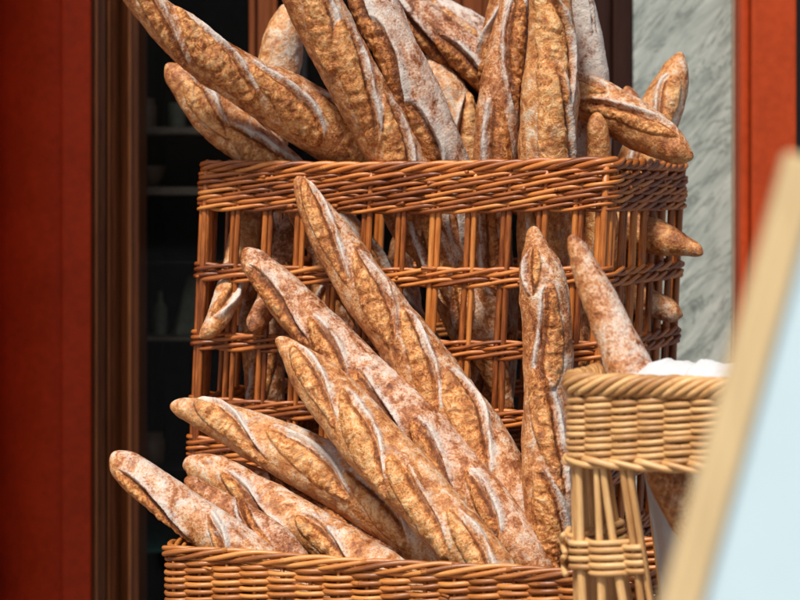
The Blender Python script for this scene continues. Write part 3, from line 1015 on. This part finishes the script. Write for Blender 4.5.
b('dark brown baguette wedged between the slim-tipped one and the knob-ended one',
  [(205, 462, .085, 12), (240, 478, .07, 36), (290, 506, .045, 44), (345, 537, .008, 46), (400, 570, -.035, 44), (450, 606, -.06, 12)],
  GF, flour=.28, bake=.36, phi=.1, seed=82.6)
b('dim reddish baguette showing between the leftmost one and the knob-ended one',
  [(185, 478, -.02, 12), (205, 494, -.03, 28), (240, 518, -.06, 36), (280, 545, -.10, 38), (320, 580, -.13, 12)],
  GF, flour=.30, bake=.34, phi=.1, seed=85.3, nu=220)
b('upright baguette with a pinched tip standing at the right in front of the tall basket',
  [(533, 226, -.045, 14), (535, 240, -.05, 24), (541, 268, -.055, 44), (546, 305, -.06, 54), (548, 350, -.065, 56), (546, 400, -.075, 50), (548, 450, -.085, 54), (551, 505, -.095, 52), (552, 560, -.105, 38), (553, 600, -.11, 14)],
  GF, cuts=[(.055, .06, .009, .16, .011, 1), (.135, .13, .0155, .03, -.004, 1), (.245, .15, .0165, -.16, .002, -1), (.345, .13, .017, -.12, .006, -1)],
  slimf=1.07, flour=.44, bake=.50, phi=.0, seed=86.8)
b('smooth floured baguette standing in the pale wicker basket beside the white cloth',
  [(570, 235, -.36, 14), (581, 256, -.365, 30), (597, 292, -.375, 44), (614, 332, -.39, 50), (632, 375, -.41, 54), (652, 425, -.435, 56), (668, 470, -.455, 54), (681, 512, -.465, 40), (689, 540, -.47, 24), (694, 556, -.47, 8)],
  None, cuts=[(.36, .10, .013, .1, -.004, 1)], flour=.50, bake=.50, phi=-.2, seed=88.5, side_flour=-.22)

# ================================================================== TABLE, GROUND
tbl = empty('display_table', (0.05, 0.0, 0.0), 'plain brown wooden table carrying the three wicker baskets', 'table')
boxes('tabletop', [((-0.5, -0.72, TABLE_Z - 0.04), (0.72, 0.62, TABLE_Z))], M_TABLE, tbl, 0.004)
for lx in (-0.44, 0.66):
    for ly in (-0.66, 0.56):
        boxes('leg', [((lx - .03, ly - .03, 0.0), (lx + .03, ly + .03, TABLE_Z - 0.041))], M_TABLE, tbl, 0.003)
g_ = link_mesh('pavement', [(-40, -60, 0), (40, -60, 0), (40, 40, 0), (-40, 40, 0)], [[0, 1, 2, 3]], M_PAVE, smooth=False)
tag(g_, kind='structure')

# ================================================================== SHOPFRONT
YB = 1.15
kb = (D + YB) / D
X = lambda px, y=YB: (px - 400) * S * (D + y) / D
shop = empty('shopfront', (0, YB, 0), 'red painted shopfront with dark window, wooden mullions and grey-green marble panel', 'shopfront')
TOP = 3.4
# red pilaster at the left: a raised fillet and a panel turning away
boxes('red_pilaster', [((X(63), YB - 0.02, 0.0), (X(92), YB + 0.25, TOP))], M_RED, shop, 0.004)
xl = X(63)
V = []
NN = 26
for i in range(NN):
    t = i / (NN - 1)
    a = t * PI * 0.5
    V.append((xl - 0.002 - 0.155 * math.sin(a) * 1.0, YB - 0.0 + 0.16 * (1 - math.cos(a))))
pv = [(x, y, 0.0) for x, y in V] + [(x, y, TOP) for x, y in V] + [(x, y + 0.03, 0.0) for x, y in V] + [(x, y + 0.03, TOP) for x, y in V]
pfc = []
for i in range(NN - 1):
    pfc.append([i, i + 1, NN + i + 1, NN + i])
    pfc.append([2 * NN + i + 1, 2 * NN + i, 3 * NN + i, 3 * NN + i + 1])
link_mesh('curved_red_panel', pv, pfc, M_RED, shop, True)
boxes('added_shade_pier', [((X(-140), YB - 0.70, 0.0), (X(-16), YB + 0.3, TOP))], M_RED, shop, 0.005)  # added pier out of view, put here to shade the curved red panel
# moulded window frame, left
prof = [(92, 0.03), (95, 0.0), (99, 0.004), (100, 0.03), (104, 0.034), (106, 0.018), (111, 0.014), (113, 0.05), (120, 0.058), (122, 0.038), (126, 0.030), (130, 0.034), (131, 0.12)]
fv = [(X(p), YB + 0.01 + d, 0.0) for p, d in prof] + [(X(p), YB + 0.01 + d, TOP) for p, d in prof]
n_ = len(prof)
ff_ = [[i + 1, i, n_ + i, n_ + i + 1] for i in range(n_ - 1)]
o = link_mesh('window_frame', fv, ff_, M_MAH, shop, False)
sl = o.modifiers.new('t', 'SOLIDIFY'); sl.thickness = 0.012
boxes('orange_bead', [((X(126.5), YB + 0.022, 0), (X(129.5), YB + 0.030, TOP)), ((X(95.5), YB - 0.006, 0), (X(98), YB + 0.006, TOP)), ((X(107.5), YB + 0.006, 0), (X(109), YB + 0.02, TOP))], M_BEAD, shop, 0.001)  # thin strips along the frame, brighter orange than the moulding
# mullions


def mullion(p0, p1, mat, y=YB + 0.02):
    w = X(p1, y) - X(p0, y)
    x0 = X(p0, y)
    boxes('mullion', [((x0, y, 0), (x0 + w * .22, y + .06, TOP)), ((x0 + w * .225, y + .012, 0), (x0 + w * .80, y + .06, TOP)),
                      ((x0 + w * .805, y + .004, 0), (x0 + w, y + .06, TOP))], mat, shop, 0.003)


mullion(249, 277, M_MAHL)
mullion(452, 491, M_MAHL)
boxes('maroon_post', [((X(586), YB - .01, 0), (X(611), YB + .12, TOP)), ((X(611.4), YB - .03, 0), (X(630.5), YB + .12, TOP))], M_MAROON, shop, 0.004)
boxes('marble_panel', [((X(631), YB - .035, 0), (X(731), YB + .1, TOP))], M_MARBLE, shop, 0.002)
boxes('corner_strip', [((X(728), YB - .045, 0), (X(731.5), YB - .036, TOP))], M_STRIP, shop, 0.001)
boxes('red_post', [((X(732), YB - .09, 0), (X(741), YB + .12, TOP)), ((X(741.3), YB - .11, 0), (X(785), YB + .12, TOP))], M_RED2, shop, 0.006)
boxes('grey_door_panel', [((X(786), YB - .02, 0), (X(960), YB + .1, TOP))], M_GREY, shop, 0.004)
boxes('window_pane', [((X(131), YB + .05, 0.3), (X(249) - .001, YB + .054, TOP)), ((X(277) + .003, YB + .05, 0.3), (X(452), YB + .054, TOP)), ((X(491) + .003, YB + .05, 0.3), (X(586), YB + .054, TOP))], M_GLASS, shop)
# dark room behind the glass
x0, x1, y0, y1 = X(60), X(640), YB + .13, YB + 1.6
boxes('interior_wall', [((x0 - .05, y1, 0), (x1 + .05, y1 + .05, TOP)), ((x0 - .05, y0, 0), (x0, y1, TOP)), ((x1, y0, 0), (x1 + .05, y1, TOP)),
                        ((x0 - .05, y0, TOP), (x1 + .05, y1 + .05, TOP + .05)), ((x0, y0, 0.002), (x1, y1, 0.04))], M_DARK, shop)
boxes('lintel', [((X(-140), YB - .05, TOP + .055), (X(960), YB + .3, TOP + .5))], M_RED, shop, 0.005)

# shelves in the dark interior
ys = YB + 0.30
ks = (D + ys) / D
zs_ = lambda py: ZC - (py - 200) * S * ks
shf = empty('display_shelves', (X(200, ys), ys, 0), 'dim wooden shelves inside the dark shop window, at the left', 'shelves')
for py, th, m_ in ((127, 7, M_SHELF), (187, 8, M_SHELF), (262, 2.5, M_DARK), (338, 3, M_SHELF), (470, 2.5, M_DARK)):
    boxes('shelf', [((X(120, ys), ys, zs_(py + th)), (X(300, ys), ys + .28, zs_(py)))], m_, shf, 0.002)
boxes('glass_shelf', [((X(118, ys), ys - .02, zs_(551)), (X(300, ys), ys + .28, zs_(547.5)))], M_TEAL, shf, 0.001)
boxes('upright', [((X(124, ys), ys + .28, 0), (X(130, ys), ys + .31, 2.6)), ((X(294, ys), ys + .28, 0), (X(300, ys), ys + .31, 2.6))], M_DARK, shf, 0.001)


def lathe(name, prof, mat, c, parent=None, n=28, squash=1.0, **kw):
    V, F = [], []
    for r, z in prof:
        for j in range(n):
            a = 2 * PI * j / n
            V.append((c[0] + r * math.cos(a), c[1] + r * math.sin(a) * squash, c[2] + z))
    m = len(prof)
    for i in range(m - 1):
        for j in range(n):
            F.append([i * n + j, i * n + (j + 1) % n, (i + 1) * n + (j + 1) % n, (i + 1) * n + j])
    F.append(list(range(n))[::-1])
    F.append([(m - 1) * n + j for j in range(n)])
    return link_mesh(name, V, F, mat, parent, True, **kw)


# dim greyish sack on the middle shelf (two folds with a cleft)
yk = ys + 0.10
kk = (D + yk) / D
base = np.array([X(190, yk), yk, zs_(338)])
nn = 40
V, F = [], []
rows = 24
for i in range(rows):
    t = i / (rows - 1)
    hw = (0.036 - 0.016 * t) * (1 if t < .9 else (1 - (t - .9) * 6))
    for j in range(nn):
        a = 2 * PI * j / nn
        cleft = 1 - 0.35 * math.exp(-((a - 1.5 * PI) / 0.25) ** 2) * (1 - t * .7)
        w = 1 + 0.08 * math.sin(5 * a + 3 * t)
        V.append((base[0] + 0.012 * t * 1.5 + hw * math.cos(a) * w, base[1] + hw * .8 * math.sin(a) * cleft * w, base[2] + 0.123 * t))
for i in range(rows - 1):
    for j in range(nn):
        F.append([i * nn + j, i * nn + (j + 1) % nn, (i + 1) * nn + (j + 1) % nn, (i + 1) * nn + j])
F.append(list(range(nn))[::-1]); F.append([(rows - 1) * nn + j for j in range(nn)])
tag(link_mesh('cloth_sack', V, F, M_JAR, None, True, loc=base), 'dim greyish-green cloth bundle on the middle shelf behind the window glass', 'bundle')
# faint goods on the shelves
for px_, py_, w_, h_, cl in ((146, 127, .020, .06, 'squat dim jar at the left end of the upper shelf behind the glass'),
                            (222, 127, .024, .10, 'tall dim bottle at the right of the upper shelf behind the glass'),
                            (150, 187, .030, .05, 'wide dim bowl on the second shelf behind the glass'),
                            (160, 338, .018, .085, 'slim dim bottle left of the cloth bundle behind the glass'),
                            (150, 470, .028, .06, 'dim round jar on the fourth shelf behind the glass')):
    c_ = (X(px_, yk), yk, zs_(py_))
    if 'bottle' in cl:
        pr = [(.001, 0), (w_ * .7, 0), (w_ * .75, .004), (w_ * .75, h_ * .6), (w_ * .3, h_ * .78), (w_ * .28, h_ * .97), (.001, h_)]
    elif 'bowl' in cl:
        pr = [(.001, 0), (w_ * .5, 0), (w_ * .85, h_ * .4), (w_, h_ * .8), (w_ * .97, h_ * .84), (.001, h_ * .5)]
    else:
        pr = [(.001, 0), (w_ * .9, 0), (w_, .005), (w_, h_ * .75), (w_ * .8, h_ * .82), (w_ * .85, h_ * .84), (w_ * .85, h_ * .98), (.001, h_)]
    nm_ = 'bottle' if 'bottle' in cl else 'bowl' if 'bowl' in cl else 'jar'
    tag(lathe(nm_, pr, M_GOODS if nm_ != 'bottle' else M_JAR, c_, loc=c_), cl, nm_)
# small tin on the upper shelf
cz = zs_(127)
tag(lathe('tin', [(.001, .0), (.016, .0), (.017, .002), (.017, .046), (.0155, .05), (.001, .051)], M_JAR, (X(177, yk), yk, cz), loc=(X(177, yk), yk, cz)),
    'small dim greenish tin on the upper shelf behind the window glass', 'tin')

# ================================================================== SIGN BOARD close to the camera
yb = -1.66
kb_ = (D + yb) / D
bx = lambda px: (px - 400) * S * kb_
bz = lambda py: ZC - (py - 200) * S * kb_
sign = empty('sign_board', (bx(860), yb, bz(900)), 'out-of-focus pale blue-white board in a light pine frame at the right edge', 'sign board')
# left edge from (789,152) to (657,600) in the picture, continued downwards
tl_ = np.array([bx(786), bz(152)])
bl_ = np.array([bx(662), bz(600)])
dn = (bl_ - tl_) / np.linalg.norm(bl_ - tl_)
rt = np.array([-dn[1], dn[0]])
if rt[0] < 0: rt = -rt
rt = np.array([0.985, -0.17]) if False else rt
H, Wd, fw = 0.42, 0.30, 0.0150


def slab(name, corners, y0_, y1_, mat):
    V = [(c[0], y0_, c[1]) for c in corners] + [(c[0], y1_, c[1]) for c in corners]
    F = [[3, 2, 1, 0], [4, 5, 6, 7], [0, 1, 5, 4], [1, 2, 6, 5], [2, 3, 7, 6], [3, 0, 4, 7]]
    o = link_mesh(name, V, F, mat, sign, False)
    bv = o.modifiers.new('b', 'BEVEL'); bv.width = 0.0015; bv.segments = 3
    return o


P_ = lambda a, d_: tl_ + rt * a + dn * d_
slab('frame_stile', [P_(0, 0), P_(fw, 0), P_(fw, H), P_(0, H)], yb - .006, yb + .006, M_PINE)
slab('frame_stile', [P_(Wd - fw, 0), P_(Wd, 0), P_(Wd, H), P_(Wd - fw, H)], yb - .006, yb + .006, M_PINE)
slab('frame_rail', [P_(fw, 0), P_(Wd - fw, 0), P_(Wd - fw, fw), P_(fw, fw)], yb - .0055, yb + .0055, M_PINE)
slab('frame_rail', [P_(fw, H - fw), P_(Wd - fw, H - fw), P_(Wd - fw, H), P_(fw, H)], yb - .0055, yb + .0055, M_PINE)
slab('panel', [P_(fw - .002, fw - .002), P_(Wd - fw + .002, fw - .002), P_(Wd - fw + .002, H - fw + .002), P_(fw - .002, H - fw + .002)], yb - .002, yb + .002, M_BOARD)

# ================================================================== LIGHT, WORLD, CAMERA
EL, AZ = math.radians(56), math.radians(-24)      # sun towards the camera side, from the upper left
sd = np.array([math.sin(AZ) * math.cos(EL), -math.cos(AZ) * math.cos(EL), math.sin(EL)])
from mathutils import Vector
sun = bpy.data.lights.new('sun', 'SUN')
sun.energy = 2.5
sun.angle = math.radians(8)
sun.color = (1.0, 0.93, 0.84)
so = bpy.data.objects.new('sun', sun)
so.rotation_euler = Vector(-sd).to_track_quat('-Z', 'Y').to_euler()
COL.objects.link(so)
w = bpy.data.worlds.new('World')
SC.world = w
w.use_nodes = True
nt = w.node_tree
bg = nt.nodes['Background']
sky = nt.nodes.new('ShaderNodeTexSky')
sky.sky_type = 'NISHITA'
sky.sun_disc = False
sky.sun_elevation = EL
sky.sun_rotation = math.atan2(sd[0], sd[1])
sky.dust_density = 4.0
sky.air_density = 1.0
sky.ozone_density = 0.6
nt.links.new(sky.outputs[0], bg.inputs[0])
bg.inputs[1].default_value = 0.05

cam = bpy.data.cameras.new('camera')
co = bpy.data.objects.new('camera', cam)
COL.objects.link(co)
co.location = (0, -D, ZC)
co.rotation_euler = (PI / 2, 0, 0)
cam.sensor_width = 36
cam.lens = 36 * D / (800 * S)
cam.shift_y = -100 / 800
cam.clip_start = 0.05
cam.clip_end = 300
cam.dof.use_dof = True
cam.dof.focus_distance = D - 0.06
cam.dof.aperture_fstop = 7.0
SC.camera = co
SC.render.engine = 'CYCLES'
SC.view_settings.view_transform = 'Standard'
SC.view_settings.look = 'None'
SC.view_settings.exposure = 0.74
SC.view_settings.gamma = 1.0
SC.render.resolution_x = 1024
SC.render.resolution_y = 768
